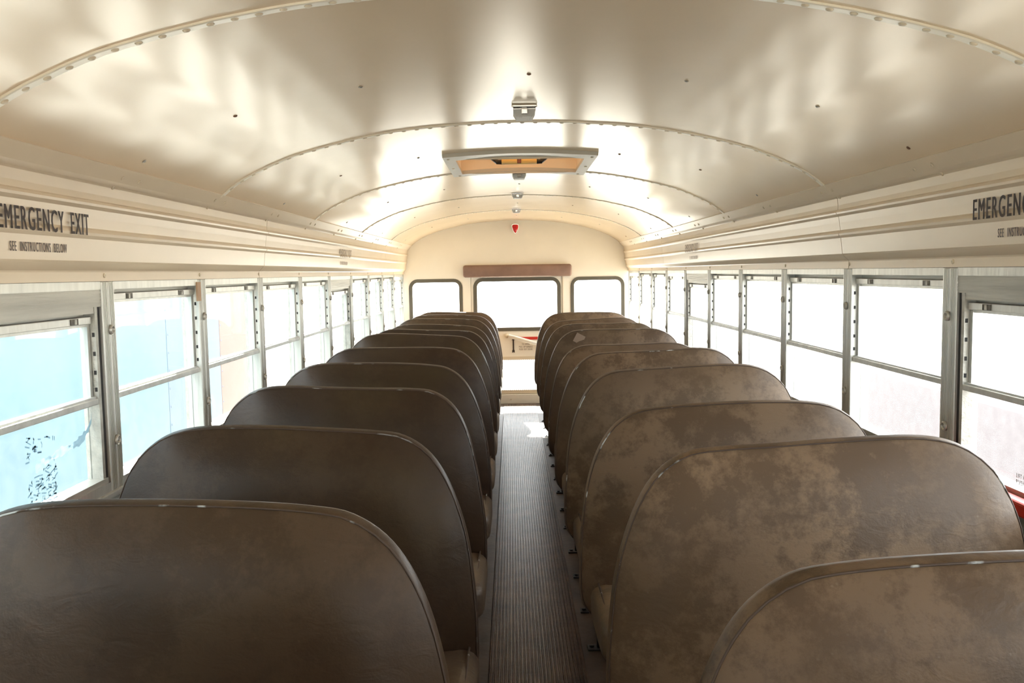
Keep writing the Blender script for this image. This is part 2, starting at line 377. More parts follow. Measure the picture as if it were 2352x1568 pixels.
# ------------------------------------------------------------------ side walls
HEAD = [(1.048, 1.630), (1.052, 1.626), (1.077, 1.598), (1.0895, 1.5885)]
HEAD2 = [(1.090, 1.5905), (1.0955, 1.5835), (1.0985, 1.560), (1.0990, 1.545), (1.0940, 1.541), (1.0915, 1.535), (1.0930, 1.529), (1.1010, 1.521), (1.1045, 1.500), (1.1075, 1.474), (1.1035, 1.468), (1.1012, 1.462), (1.1030, 1.455), (1.1100, 1.447), (1.1130, 1.420), (1.1165, 1.392), (1.1195, 1.387), (1.1390, 1.3680), (1.1400, 1.364), (1.1395, 1.340)]
SCRH = bmesh.new(); lathe(SCRH, [(0.0065, 0), (0.006, .002), (.0035, .0036), (.0025, .0026), (0, .0024)], 8); SCRH = mesh(SCRH, 'screw_head', smooth=True)
WASH = bmesh.new(); lathe(WASH, [(.0135, 0), (.0135, .005), (.011, .0085), (.0085, .008), (.0065, .004), (.0045, .003), (.004, .0052), (0, .0058)], 20); WASH = mesh(WASH, 'screw_washer', smooth=True)
walls = {}
for s, side in ((1, 'right'), (-1, 'left')):
    bm = bmesh.new()
    bx(bm, min(s * 1.15, s * 1.22), max(s * 1.15, s * 1.22), YF, YE, -.05, .772)
    wl = obj('wall_' + side, mesh(bm, 'wall'), LWALL, kind='structure', label='%s side wall of the bus below and above its windows' % side, category='wall')
    walls[s] = wl
    # sill rail under the windows
    bm = bmesh.new(); bx(bm, min(s * 1.128, s * 1.21), max(s * 1.128, s * 1.21), YF, YE, .757, .775, bev=.004); obj('sill_rail', mesh(bm, 'sill_rail'), ALU, wl)
    # cove strip and header panels
    seams = [-4, 1, 6] if s == 1 else [-3, 2, 7]
    bm = bmesh.new(); prism(bm, HEAD, YF, YE, s, .003); obj('cove_strip', mesh(bm, 'cove_strip'), CREAMH, wl)
    ed = [YF] + [YK(k) for k in seams] + [YE]
    for a, b in zip(ed, ed[1:]):
        bm = bmesh.new(); prism(bm, HEAD2, a + .0022, b - .0022, s, .004); obj('header_panel', mesh(bm, 'header_panel', smooth=False), CREAMH, wl)
    for k in seams:
        bm = bmesh.new(); prism(bm, [(x + .0022, z) for x, z in HEAD2], YK(k) - .008, YK(k) + .008, s, .001); obj('panel_seam', mesh(bm, 'panel_seam'), DARK, wl)
    bm = bmesh.new(); bx(bm, min(s * 1.145, s * 1.20), max(s * 1.145, s * 1.20), YF, YE, 1.336, 1.66); obj('roof_rail', mesh(bm, 'roof_rail'), DARK, wl)
    for k in range(-1, 9):
        y = YK(k)
        bm = bmesh.new(); bx(bm, min(s * 1.160, s * 1.20), max(s * 1.160, s * 1.20), y - .028, y + .028, .772, 1.34); obj('post', mesh(bm, 'post'), ALUB, wl)
        q = Vector((-s, 0, 0)).to_track_quat('Z', 'Y')
        for z in (1.209, .908):
            o = obj('screw_washer', WASH, WASHM, wl, loc=(s * 1.1345, y + .003, z)); o.rotation_mode = 'QUATERNION'; o.rotation_quaternion = q
        o = obj('screw_head', SCRH, SCREW, wl, loc=(s * 1.1396, y - .006, 1.355)); o.rotation_mode = 'QUATERNION'; o.rotation_quaternion = q
        nq = Vector((-s * .8, 0, -.6)).to_track_quat('Z', 'Y')
        for dy, x, z in ((-.03, 1.0658, 1.610), (.07, 1.0658, 1.610), (-.03, 1.0925, 1.586)):
            o = obj('screw_head', SCRH, SCREW, wl, loc=(s * x, y + dy, z)); o.rotation_mode = 'QUATERNION'; o.rotation_quaternion = nq
# ------------------------------------------------------------------ windows
cache = {}
def cm(key, fn, smooth=False):
    if key not in cache:
        bm = bmesh.new(); fn(bm); cache[key] = mesh(bm, key if isinstance(key, str) else key[0], smooth=smooth)
    return cache[key]
HW = DK / 2 - .0012
JW = .036
def frame_fn(bm):
    for q in (-1, 1):
        a, b = sorted((q * HW, q * (HW - JW)))
        bx(bm, -.003, .050, a, b, .772, 1.339, bev=.0025)
        # shallow fluting on the jamb face
        for t in (.008, .014, .020, .026):
            c = q * (HW - t); bx(bm, -.0042, -.002, c - .0012, c + .0012, .775, 1.337)
    bx(bm, -.001, .050, -HW + JW, HW - JW, 1.318, 1.339)
    bx(bm, -.002, .050, -HW + JW, HW - JW, .772, .800)
def sash_fn(zt, jw):
    def f(bm):
        e = HW - jw
        bx(bm, .012, .034, -e + .003, e - .003, zt - .019, zt, bev=.0015)
        bx(bm, .020, .036, -e + .003, e - .003, zt - .026, zt - .019)
        for q in (-1, 1):
            a, b = sorted((q * (e - .003), q * (e - .016))); bx(bm, .018, .036, a, b, 1.032, zt - .019)
    return f
def rail_fn(jw):
    def f(bm):
        e = HW - jw
        bx(bm, .004, .040, -e + .001, e - .001, 1.016, 1.032, bev=.002)
        bx(bm, .010, .034, -e + .001, e - .001, 1.032, 1.037)
    return f
def lat_fn(bm):
    bx(bm, -.0005, .002, -.019, -.017, -.0075, .0075); bx(bm, -.0005, .002, .017, .019, -.0075, .0075)
    bx(bm, 0.0, .002, -.017, .017, -.0075, .0075)
def latin_fn(bm): bx(bm, -.004, .001, -.006, .004, -.0065, .0065, bev=.001)
def slot_fn(bm): bx(bm, -.003, .003, -.0012, .0012, -.0055, .0055)
def pane_fn(z0, z1, x, jw):
    def f(bm): e = HW - jw; bx(bm, x, x + .003, -e, e, z0, z1)
    return f
def plank_fn(bm):
    e = HW - JW
    bx(bm, .001, .045, -e, e, 1.273, 1.334)
    for i in range(7): bx(bm, -.0005, .002, -e, e, 1.278 + i * .008, 1.2815 + i * .008)
def inner_fn(bm):
    e = HW - JW
    for q in (-1, 1):
        a, b = sorted((q * (e - .016), q * (e - .030))); bx(bm, .004, .046, a, b, .800, 1.273)
    bx(bm, .006, .046, -e + .01, e - .01, 1.256, 1.273); bx(bm, .0, .046, -e + .01, e - .01, .795, .815)
def gask_fn(bm):
    e = HW - JW
    for q in (-1, 1):
        a, b = sorted((q * e, q * (e - .0165))); bx(bm, .006, .046, a, b, .800, 1.275)
def bar_fn(bm):
    e = HW - JW
    bx(bm, -.040, -.004, -e + .02, e - .02, .772, .806, bev=.006)
def barl_fn(bm): bx(bm, -.034, -.004, -.205, .205, .745, .778, bev=.006)
def rest_fn(zt):
    def f(bm): e = HW - JW; bx(bm, .0345, .046, -e, e, zt - .006, 1.32)
    return f
DROP = {(-1, 1): .002, (1, 2): .004, (1, 1): .003, (-1, 3): .004, (1, 6): .012, (-1, 5): .006, (-1, 9): .02, (1, 9): .02}
num = 1
NTH = ['nearest', 'second', 'third', 'fourth', 'fifth', 'sixth', 'seventh', 'eighth', 'ninth', 'tenth', 'eleventh']
for s in (-1, 1):
    sn = 'left' if s < 0 else 'right'
    for i in range(-3, 10):
        yc = YK(i) - DK / 2
        push = i in (0, 5, -5)
        if i < 0: lab = 'aluminium bus window on the %s wall behind the camera' % sn; 
        elif i == 0: lab = 'nearest %s emergency push-out window with wide top plank and red release bar' % sn
        elif i == 5: lab = 'sixth %s side window from the camera, with wide aluminium top plank' % sn
        else: lab = '%s aluminium two-pane sliding window from the camera on the %s wall' % (NTH[i], sn)
        if (s, i) == (-1, 1): lab = 'left wall aluminium window with tan tape on its top corner'
        wd = obj('window_%d' % num, cm('window_frame', frame_fn), ALU, loc=(s * W, yc, 0), rot=(0, 0, 0 if s > 0 else PI), kind='structure', label=lab, category='window', group='side windows of the bus'); num += 1
        jw = JW + (.030 if push else 0)
        zt = (1.248 if push else 1.308) - DROP.get((s, i), 0)
        obj('sash', cm(('sash', zt), sash_fn(zt, jw)), ALU, wd)
        obj('middle_rail', cm(('middle_rail', push), rail_fn(jw)), ALU, wd)
        obj('upper_pane', cm(('upper_pane', zt), pane_fn(1.03, zt - .018, .027, jw)), GLASS, wd)
        obj('lower_pane', cm(('lower_pane', push), pane_fn(.795, 1.02, .033, jw)), GLASSL, wd)
        for q in (-1, 1):
            lt = obj('latch', cm('latch', lat_fn), DARKB, wd, loc=(.0105, q * .195, zt - .0095)); obj('latch_tab', cm('latch_tab', latin_fn), ALUB, lt, loc=(.002, q * .004, 0))
            for z in (1.255, 1.205, 1.155, 1.105, 1.060) if not push else (1.20, 1.15, 1.10, 1.055):
                obj('latch_slot', cm('latch_slot', slot_fn), DARK, wd, loc=(.010, q * (HW - jw - .0005), z))
        if push:
            obj('top_plank', cm('top_plank', plank_fn), ALUB, wd); obj('inner_frame', cm('inner_frame', inner_fn), ALUB, wd); obj('gasket', cm('gasket', gask_fn), DARK, wd)
            if i == 0: obj('release_bar', cm(('release_bar', s), bar_fn if s > 0 else barl_fn), RED, wd, label='red release bar below the glass')
        if DROP.get((s, i), 0) < .011:
            obj('head_stop', cm(('head_stop', zt), rest_fn(zt)), ALUB, wd)
        if (s, i) == (-1, 1):
            box('tape_strip', TAPE, (-.006, .0, -(HW - .02), -(HW - .052), 1.264, 1.330), wd, label='strip of tan masking tape')
# ------------------------------------------------------------------ lettering
def text(name, body, mat, loc, rot, h, width, parent, font_shear=0.0, ext=0.0004, bold=0.0):
    cu = bpy.data.curves.new(name, 'FONT'); cu.body = body; cu.size = 1.0; cu.extrude = 0.0; cu.offset = 0.0; cu.resolution_u = 3; cu.space_character = 1.25
    t = bpy.data.objects.new(name, cu); COL.objects.link(t)
    dg = bpy.context.evaluated_depsgraph_get(); dg.update()
    me = bpy.data.meshes.new_from_object(t.evaluated_get(dg)); bpy.data.objects.remove(t)
    x0 = min(v.co.x for v in me.vertices); x1 = max(v.co.x for v in me.vertices); y0 = min(v.co.y for v in me.vertices); y1 = max(v.co.y for v in me.vertices)
    for v in me.vertices: v.co = Vector(((v.co.x - x0) / (x1 - x0) * width, (v.co.y - y0) / (y1 - y0) * h, 0))
    if bold > 0:
        bm = bmesh.new(); q = h * .032
        for dx in (-q, 0, q):
            n0 = len(bm.verts); bm.from_mesh(me); bm.verts.ensure_lookup_table()
            for v in bm.verts[n0:]: v.co.x += dx; v.co.z += dx * .004
        bm.to_mesh(me); bm.free()
    me.materials.clear()
    o = obj(name, me, mat, parent, loc=loc, rot=rot, label='printed "%s"' % body)
    return o
TILT = math.atan2(.012, .10)
for s in (-1, 1):
    wl = walls[s]
    rz = PI / 2 if s < 0 else -PI / 2
    for off, mats in ((0, (TEXT, TEXT2)), (5, (TEXT3, TEXT3))):
        dy = off * DK
        ya, yb = (1.79, 2.171) if s < 0 else (2.154, 1.77)
        rot = (PI / 2, 0, rz)
        def put(body, yy, z, h, wd_, m, bold=0.0):
            bold = 0.002; tn = .0018
            # lean with the panel: bottom is further out
            t = text('lettering', body, m, (0, 0, 0), (0, 0, 0), h, wd_, wl, bold=bold)
            x_b = 1.0995 if z > 1.45 else 1.1108
            t.location = (s * x_b, yy + dy, z)
            t.rotation_euler = (PI / 2, 0, rz)
            return t
        sg = 1 if s < 0 else -1
        put('EMERGENCY', ya, 1.4555, .051, .262, mats[0], .006)
        put('EXIT', ya + sg * .296, 1.4555, .051, .086, mats[0], .006)
        put('SEE  INSTRUCTIONS  BELOW', (1.845 if s < 0 else 2.063), 1.4095, .021, .236, mats[1], .01)
# ------------------------------------------------------------------ floor
bm = bmesh.new(); bx(bm, -1.2, 1.2, YF, YE + .1, -.06, 0.0)
floor = obj('floor', mesh(bm, 'floor'), FLOORM, kind='structure', label='worn brown rubber bus floor with a ribbed aisle', category='floor')
def runner(y0, y1):
    bm = bmesh.new(); pr = [(-.158, 0.0005)]
    n = 25; x = -.155; p = .326 / n
    for i in range(n):
        gap = p * .5
        pr += [(x, .0035), (x + .002, .0065), (x + gap - .002, .0065), (x + gap, .0035)]; x += p
    pr += [(x, .0035), (x + .003, .0005)]
    A = [bm.verts.new((a + .012, y0, b)) for a, b in pr]; B = [bm.verts.new((a + .012, y1, b)) for a, b in pr]
    for i in range(len(pr) - 1): bm.faces.new((A[i], A[i + 1], B[i + 1], B[i]))
    return mesh(bm, 'aisle_runner')
for a, b in ((YF, 5.0), (5.003, 6.9), (6.903, 8.76)): obj('aisle_runner', runner(a, b), RUNNER, floor, label='ribbed rubber aisle mat')
# ------------------------------------------------------------------ bench seats
ZT = .967
OUTL = [(.146, .445), (.150, .54), (.170, .69), (.203, .81), (.252, .896), (.320, .944), (.40, .957), (.52, .962), (.66, .966), (.80, .968), (.885, .960), (.945, .934), (.995, .884), (1.032, .80), (1.048, .71), (1.058, .58), (1.060, .44), (1.050, .35), (1.0, .325), (.8, .32), (.5, .32), (.22, .325), (.165, .35), (.148, .39)]
LEAN = math.tan(math.radians(9))
NO = 168
def seat_outline(var, dz):
    rnd = random.Random(var)
    a, b = rnd.uniform(0, 6), rnd.uniform(0, 6); tl = rnd.uniform(-.006, .006); nf = rnd.uniform(-.008, .008)
    P = []
    for x, z in OUTL:
        if z > .6:
            z = z + dz * (z - .6) / .36 + tl * (x - .6) / .4 + .003 * math.sin(9 * x + a)
            x = x + (nf * .5 if x < .6 else -nf * .4) * (z - .6) / .36 + .003 * math.sin(11 * z + b)
        P.append((x, z))
    return catmull(P, NO)
def yl(z): return -(ZT - z) * LEAN
def medial(p):
    return (min(max(p[0], .45), .78), min(max(p[1], .60), .68))
def back_mesh(side, var, dz, wr):
    out = seat_outline(var, dz); rnd = random.Random(var * 7 + 1); sh = rnd.uniform(0, 50)
    cx = sum(p[0] for p in out) / NO; cz_ = sum(p[1] for p in out) / NO
    T = [0, .012, .03, .06, .10, .16, .25, .38, .55, .75, 1.0]
    bm = bmesh.new()
    def P(p, t, y):
        m = medial(p); x = p[0] + (m[0] - p[0]) * t; z = p[1] + (m[1] - p[1]) * t
        return (side * x, y + yl(z), z)
    H = .022
    def ring(t, sgn):
        R = []
        for i, p in enumerate(out):
            bul = .043 * (1 - (1 - min(t / .65, 1)) ** 2.6)
            e = min(t / .012, 1)
            wv = wr * pnoise(Vector((i * .55 + sh, t * 3, sgn))) * math.exp(-((t - .05) / .10) ** 2) * (t < .9)
            # slack folds low on the aisle edge
            lo = max(0, 1 - abs(p[1] - .47) / .09) if p[0] < .5 else 0
            m = medial(p); z = p[1] + (m[1] - p[1]) * t
            wv += wr * 1.6 * max(0, 1 - abs(z - .46) / .09) * math.sin(z * 210 + 3 * pnoise(Vector(((p[0] + (m[0] - p[0]) * t) * 6, z * 8, sh)))) * (1 if p[0] + (m[0] - p[0]) * t < .5 else .35) * e
            xx = p[0] + (m[0] - p[0]) * t
            wv += .005 * pnoise(Vector((xx * 4 + sh, z * 4, sgn * 2))) * e * min(1, t / .2)
            y = sgn * (H * (.92 + .08 * e) + bul) + (wv if sgn < 0 else -wv)
            R.append(bm.verts.new(P(p, t, y)))
        return R
    fr = [ring(t, -1) for t in T]; bk = [ring(t, 1) for t in T[:1] + T[3:]]
    mid = []
    for sc in (-.5, 0, .5):
        mid.append([bm.verts.new((side * (p[0] + (p[0] - cx) * .010 * (1 - sc * sc * 2.4) ), sc * H * 1.3 + yl(p[1]), p[1] + (p[1] - cz_) * .014 * (1 - sc * sc * 2.4))) for p in out])
    seq = fr[::-1] + mid + bk
    for A, B in zip(seq, seq[1:]):
        for k in range(NO):
            j = (k + 1) % NO
            bm.faces.new((A[k], A[j], B[j], B[k]))
    for R in (seq[0], seq[-1]):
        bmesh.ops.contextual_create(bm, geom=[e for e in bm.edges if e.is_boundary and e.verts[0] in R and e.verts[1] in R])
    bmesh.ops.remove_doubles(bm, verts=bm.verts, dist=1e-5)
    return mesh(bm, 'backrest', smooth=True), out
def pipe_mesh(side, out):
    bm = bmesh.new(); tube(bm, [(side * p[0], -.0215 + yl(p[1]), p[1]) for p in out[::2]], .0019, 6, closed=True)
    return mesh(bm, 'piping', smooth=True)
def cushion_mesh(side, var):
    rnd = random.Random(var); bm = bmesh.new(); sh = rnd.uniform(0, 40)
    x0, x1 = (.142, 1.075) if side < 0 else (.172, 1.075)
    D0, D1 = -.045, -.455
    sec = []
    n = 40
    for i in range(n):
        a = 2 * PI * i / n; c, s_ = math.cos(a), math.sin(a)
        e = .42
        sec.append((math.copysign(abs(c) ** e, c), math.copysign(abs(s_) ** e, s_)))
    xs = [0, .004, .012, .025, .045, .07, .12, .25, .45, .6, .78, .85, .90, .918, .93, .933]
    Lx = x1 - x0; rings = []
    for x in xs:
        x = x / .933 * Lx
        e = min(x, Lx - x); f = 1 if e > .05 else (1 - (1 - e / .05) ** 2) ** .5
        f2 = .80 + .20 * f; f = .45 + .55 * f
        R = []
        for c, s_ in sec:
            y = (D0 + D1) / 2 + c * (D0 - D1) / 2 * f2
            crown = .012 * (1 - c * c) if s_ > 0 else 0
            z = .378 + s_ * .060 * f + crown + (.008 * pnoise(Vector((x * 5 + sh, y * 9, 0))) if s_ > .3 else 0) + (-.012 * (c + 1) / 2)
            R.append(bm.verts.new((side * (x0 + x), y, z)))
        rings.append(R)
    for A, B in zip(rings, rings[1:]):
        for k in range(n): bm.faces.new((A[k], A[(k + 1) % n], B[(k + 1) % n], B[k]))
    bm.faces.new(rings[0][::-1]); bm.faces.new(rings[-1])
    me = mesh(bm, 'seat_cushion', smooth=True)
    bm = bmesh.new()
    yy = [D0 - .03 - i * (abs(D1 - D0) - .06) / 10 for i in range(11)]
    tube(bm, [(side * (x0 + .022 + .03 * max(0, (i - 6) / 4) ** 2), y, .432 + .012 * (1 - ((y - (D0 + D1) / 2) / .205) ** 2) - .006 - .012 * max(0, (i - 7) / 3)) for i, y in enumerate(yy)], .003, 6)
    return me, mesh(bm, 'cushion_piping', smooth=True)
def leg_mesh(side):
    bm = bmesh.new(); tube(bm, [(0, 0, .004), (0, 0, .17), (side * .004, 0, .335)], .0125, 8); return mesh(bm, 'leg', smooth=True)
def foot_mesh():
    bm = bmesh.new(); bx(bm, -.045, .03, -.022, .022, 0.0, .006, bev=.0015); lathe(bm, [(.008, .006), (.008, .012), (0, .013)], 6, Matrix.Translation((-.030, 0, 0))); return mesh(bm, 'foot_plate')
def frame_mesh(side):
    bm = bmesh.new(); x0 = .23
    tube(bm, [(side * x0, -.40, .318), (side * 1.11, -.40, .318)], .011, 8); tube(bm, [(side * x0, .03, .318), (side * 1.11, .03, .318)], .011, 8)
    tube(bm, [(side * .25, -.40, .318), (side * .25, .03, .318)], .011, 8); tube(bm, [(side * 1.105, -.40, .318), (side * 1.105, .03, .318)], .011, 8)
    return mesh(bm, 'seat_frame')
CUSH = {s: cushion_mesh(s, 3) for s in (-1, 1)}; LEG = {s: leg_mesh(s) for s in (-1, 1)}; FOOT = foot_mesh(); FRM = {s: frame_mesh(s) for s in (-1, 1)}
rowsL = [(1.44, .381), (2.16, .3825), (2.89, .377), (3.63, .3755), (4.37, .3726), (5.10, .359), (5.80, .3775), (6.45, .384), (7.15, .377), (7.80, .378), (8.42, .378)]
rowsR = [(1.13, .389), (1.86, .377), (2.59, .404), (3.32, .374), (4.05, .376), (4.78, .405), (5.51, .373), (6.24, .379), (6.97, .387), (7.70, .369)]
dustFlareL = [.22, .10, .08, .08, .10, .12, .14, .22, .30, .38, .5]  # far rows raised for lens flare as well as dust
dustFlareR = [.60, .85, .74, .70, .60, .56, .50, .50, .52, .6]  # far rows here too: dust plus a veil of flare
NTHS = ['first', 'second', 'third', 'fourth', 'fifth', 'sixth', 'seventh', 'eighth', 'ninth', 'tenth', 'eleventh']
for side, Y in ((-1, .72), (-1, 0.0), (-1, -.72), (1, .40), (1, -.33), (1, -1.06)):  # unseen seats, added to keep low light off the visible seat fronts
    sn = 'left' if side < 0 else 'right'
    rowsB = (rowsL if side < 0 else rowsR); rowsB.append((Y, .38)); (dustFlareL if side < 0 else dustFlareR).append(.3)
for side, rows, dust in ((-1, rowsL, dustFlareL), (1, rowsR, dustFlareR)):
    sn = 'left' if side < 0 else 'right'
    for i, ((Y, D), du) in enumerate(zip(rows, dust)):
        dz = (1.3466 - D) - ZT
        if i == 0: lab = 'nearest brown vinyl bench seat on the %s, cut by the frame edge' % sn
        elif Y < 1: lab = '%s added bench seat out of view on the %s, counted from the camera backwards' % (['nearest', 'second', 'third'][i - (11 if side < 0 else 10)], sn)
        elif i == len(rows) - 4: lab = 'last brown vinyl bench seat on the %s, against the rear wall' % sn
        else: lab = '%s brown vinyl bench seat from the camera in the %s row' % (NTHS[i], sn)
        if side > 0 and i == 1: lab = 'second right bench seat from the camera, its vinyl blotched with pale scuffs'
        t = empty('bench_seat', (0, Y, 0), label=lab, category='bench seat', group='bench seats along the %s of the aisle' % sn)
        me, out = back_mesh(side, i * 2 + (side > 0) + 11, dz, (.0022 if i in (1, 3, 5, 7) else .0012))
        bk = obj('backrest', me, VINYL, t); bk.color = (du, 0, 0, 1)
        pp = obj('piping', pipe_mesh(side, out), PIPE, bk); pp.color = (0, 1.0 if side > 0 and i < 5 else (.8 if i == 0 else .35), 0, 1)
        if side > 0 and i == 6:
            box('vinyl_patch', simple('tan_patch', (.22, .15, .10), rough=.5), (-.03, .03, -.0015, .0015, -.03, .03), bk, label='small tan repair patch').location = (.377, -.056, .918); bk.children[-1].rotation_euler = (-.15, .5, 0)
        c = obj('seat_cushion', CUSH[side][0], VINYL, t); c.color = (min(.9, du + .35), 0, 0, 1)
        q = obj('cushion_piping', CUSH[side][1], PIPE, c); q.color = (0, .8, 0, 1)
        obj('seat_frame', FRM[side], STEEL, t)
        for dy in (-.33, .01):
            l = obj('leg', LEG[side], STEEL, t, loc=(side * .25, dy, 0)); obj('foot_plate', FOOT, STEEL, l, rot=(0, 0, 0 if side > 0 else PI))
# ------------------------------------------------------------------ rear wall and door
prof = [(-W - .05, -.05), (W + .05, -.05), (W + .05, 1.34), (1.118, 1.39), (1.098, 1.56), (1.078, 1.600)] + [(x, z) for x, z in CP[::-1]] + [(-x, z) for x, z in CP[1:]] + [(-1.078, 1.600), (-1.098, 1.56), (-1.118, 1.39), (-W - .05, 1.34)]
wl_ = rrect(-1.078, -.560, .80, 1.274, .075); wr_ = rrect(.567, 1.088, .80, 1.274, .075)
door_o = rrect(-.462, .470, .012, 1.315, .03)
rprof = [(-1.23, -.05), (1.23, -.05), (1.23, 1.70), (.95, 1.80), (.6, 1.90), (.2, 1.95), (-.2, 1.95), (-.6, 1.90), (-.95, 1.80), (-1.23, 1.70)]
bm = bmesh.new(); slab(bm, rprof, [wl_[::-1], wr_[::-1], door_o[::-1]], YE, YE + .05)
rear = obj('wall_back', mesh(bm, 'wall_back'), CREAMR, kind='structure', label='cream rear wall of the bus with emergency door and two windows', category='wall')
def gask(name, x0, x1, z0, z1, r, wdt, y, parent, mat):
    bm = bmesh.new(); ringmesh(bm, rrect(x0 - wdt / 2, x1 + wdt / 2, z0 - wdt / 2, z1 + wdt / 2, r + wdt / 2), rrect(x0 + wdt / 2, x1 - wdt / 2, z0 + wdt / 2, z1 - wdt / 2, r - wdt / 2), y - .008, y + .02)
    return obj(name, mesh(bm, name), mat, parent)
GASK = simple('olive_rubber_gasket', (0.12, 0.105, 0.075), rough=0.55)
for x0, x1, sd_ in ((-1.078, -.560, 'left'), (.567, 1.088, 'right')):
    wd = obj('window_%d' % num, None, kind='structure') if False else None
    bm = bmesh.new(); ringmesh(bm, rrect(x0 - .014, x1 + .014, .786, 1.288, .089), rrect(x0 + .022, x1 - .022, .822, 1.252, .053), YE - .008, YE + .02)
    wd = obj('window_%d' % num, mesh(bm, 'rear_window_gasket'), GASK, kind='structure', label='%s rear window with rounded black rubber gasket beside the door' % sd_, category='window'); num += 1
    bm = bmesh.new(); slab(bm, rrect(x0, x1, .80, 1.274, .075), [], YE + .005, YE + .009); obj('pane', mesh(bm, 'pane'), GLASS, wd)
up = rrect(-.418, .434, .765, 1.272, .075); lo = rrect(-.37, .39, .135, .455, .012)
bm = bmesh.new(); slab(bm, rrect(-.458, .466, .016, 1.311, .028), [up[::-1], lo[::-1]], YE + .004, YE + .04)
door = obj('door_1', mesh(bm, 'door_1'), CREAMR, kind='structure', label='cream rear emergency door with upper and lower glass', category='door')
bm = bmesh.new(); ringmesh(bm, rrect(-.52, .53, -.04, 1.36, .03), rrect(-.44, .45, .02, 1.29, .02), YE + .041, YE + .06); obj('door_jamb', mesh(bm, 'door_jamb'), CREAMR, door)
gask('gasket', -.418, .434, .765, 1.272, .075, .038, YE + .002, door, GASK)
bm = bmesh.new(); slab(bm, up, [], YE + .012, YE + .016); obj('upper_pane', mesh(bm, 'pane'), GLASS, door)
bm = bmesh.new(); slab(bm, lo, [], YE + .012, YE + .016); obj('lower_pane', mesh(bm, 'pane'), GLASS, door)
bm = bmesh.new(); slab(bm, rrect(-.40, .42, .105, .485, .006), [rrect(-.365, .385, .14, .45, .004)[::-1]], YE - .006, YE + .004); obj('pane_frame', mesh(bm, 'pane_frame'), SCREW, door)
for z in (.14, .45):
    bm = bmesh.new()
    for i in range(38):
        x = -.36 + i * .02; bx(bm, x, x + .011, YE - .0075, YE - .003, z - .007 if z < .3 else z - .004, z + .004 if z < .3 else z + .007)
    obj('glazing_teeth', mesh(bm, 'glazing_teeth'), SCREW, door, kind='stuff')
box('sill_plate', WHITEP, (-.44, .45, YE - .02, YE, .0, .095), door, bev=.003)
for x in (-.36, -.07, .25, .40): 
    o = obj('screw', SCRH, SCREW, door, loc=(x, YE - .0205, .045), rot=(PI / 2, 0, 0))
box('red_stripe', RED, (.02, .40, YE - .001, YE + .005, .655, .684), door, label='red stripe behind the handle')
hd = bmesh.new(); tube(hd, [(-.085, YE - .05, .700), (.30, YE - .05, .590)], .020, 12); hd_ = obj('handle', mesh(hd, 'handle', smooth=True), WHITEP, door, label='white diagonal door handle')
bm = bmesh.new(); lathe(bm, [(.026, 0), (.026, .02), (.016, .03), (.012, .055), (0, .056)], 12, Matrix.Translation((-.10, YE + .003, .700)) @ Matrix.Rotation(PI / 2, 4, 'X')); obj('handle_pivot', mesh(bm, 'handle_pivot', smooth=True), SCREW, hd_)
bm = bmesh.new()
ar = [(-.0075, .552), (-.0125, .545), (-.0125, .520), (0, .530), (.0125, .520), (.0125, .545), (.0075, .552), (.0075, .652), (.018, .650), (0, .668), (-.018, .650), (-.0075, .652)]
ar = [(x - .038, z + .002) for x, z in ar]; slab(bm, ar, [], YE - .0005, YE + .004); obj('arrow_mark', mesh(bm, 'arrow_mark'), TEXT, door, label='dark upward arrow mark')
for body, x, z, wd_ in (('TO OPEN', .050, .600, .075), ('PULL UP HANDLE', .020, .573, .138), ('PUSH OUT DOOR', .022, .547, .134)):
    t = text('lettering', body, TEXT3, (x, YE - .0008 + .004, z), (PI / 2, 0, 0), .019, wd_, door, bold=.008); t.location.y = YE + .0032
# hinge trim on the door's right
box('hinge_strip', SCREW, (.470, .482, YE - .006, YE, .02, 1.31), door)
# pad above the door
bm = bmesh.new(); bx(bm, -.535, .563, -.035, .035, -.062, .062, bev=.022)
for v in bm.verts: v.co.z += .003 * math.sin(v.co.x * 9) + .004 * v.co.x
obj('crash_pad', mesh(bm, 'crash_pad', smooth=True), PADV, loc=(0, YE - .0345, 1.359), label='brown padded vinyl header bar above the rear door', category='pad')
# red lamp
lp = empty('warning_lamp', (0.0, YE, 1.785), label='small red teardrop lamp high on the rear wall', category='lamp')
bm = bmesh.new(); slab(bm, catmull([(-.030, .040), (0, .046), (.030, .040), (.034, .012), (.020, -.028), (0, -.050), (-.020, -.028), (-.034, .012)], 40), [], -.008, 0); obj('base', mesh(bm, 'base'), CHROME, lp)
bm = bmesh.new(); o0 = catmull([(-.028, .036), (0, .041), (.028, .036), (.031, .012), (.018, -.026), (0, -.045), (-.018, -.026), (-.031, .012)], 40)
rg = [[bm.verts.new((x * f, y, z * f)) for x, z in o0] for f, y in ((1, -.008), (.97, -.018), (.8, -.030), (.45, -.037), (.05, -.039))]
for A, B in zip(rg, rg[1:]):
    for k in range(40): bm.faces.new((A[k], A[(k + 1) % 40], B[(k + 1) % 40], B[k]))
bm.faces.new(rg[-1]); bm.faces.new(rg[0][::-1]); obj('lens', mesh(bm, 'lens', smooth=True), REDL, lp)
# ------------------------------------------------------------------ front wall (behind the camera)
bm = bmesh.new(); slab(bm, rprof, [rrect(-.85, .85, .75, 1.40, .06)[::-1]], YF - .05, YF)
obj('wall_front', mesh(bm, 'wall_front'), CREAMR, kind='structure', label='front wall of the bus with the windscreen opening', category='wall')
bm = bmesh.new(); slab(bm, rrect(-.85, .85, .75, 1.40, .06), [], YF - .03, YF - .026)
wsx = obj('window_%d' % num, mesh(bm, 'windscreen'), GLASS, kind='structure', label='windscreen behind the camera', category='window'); num += 1
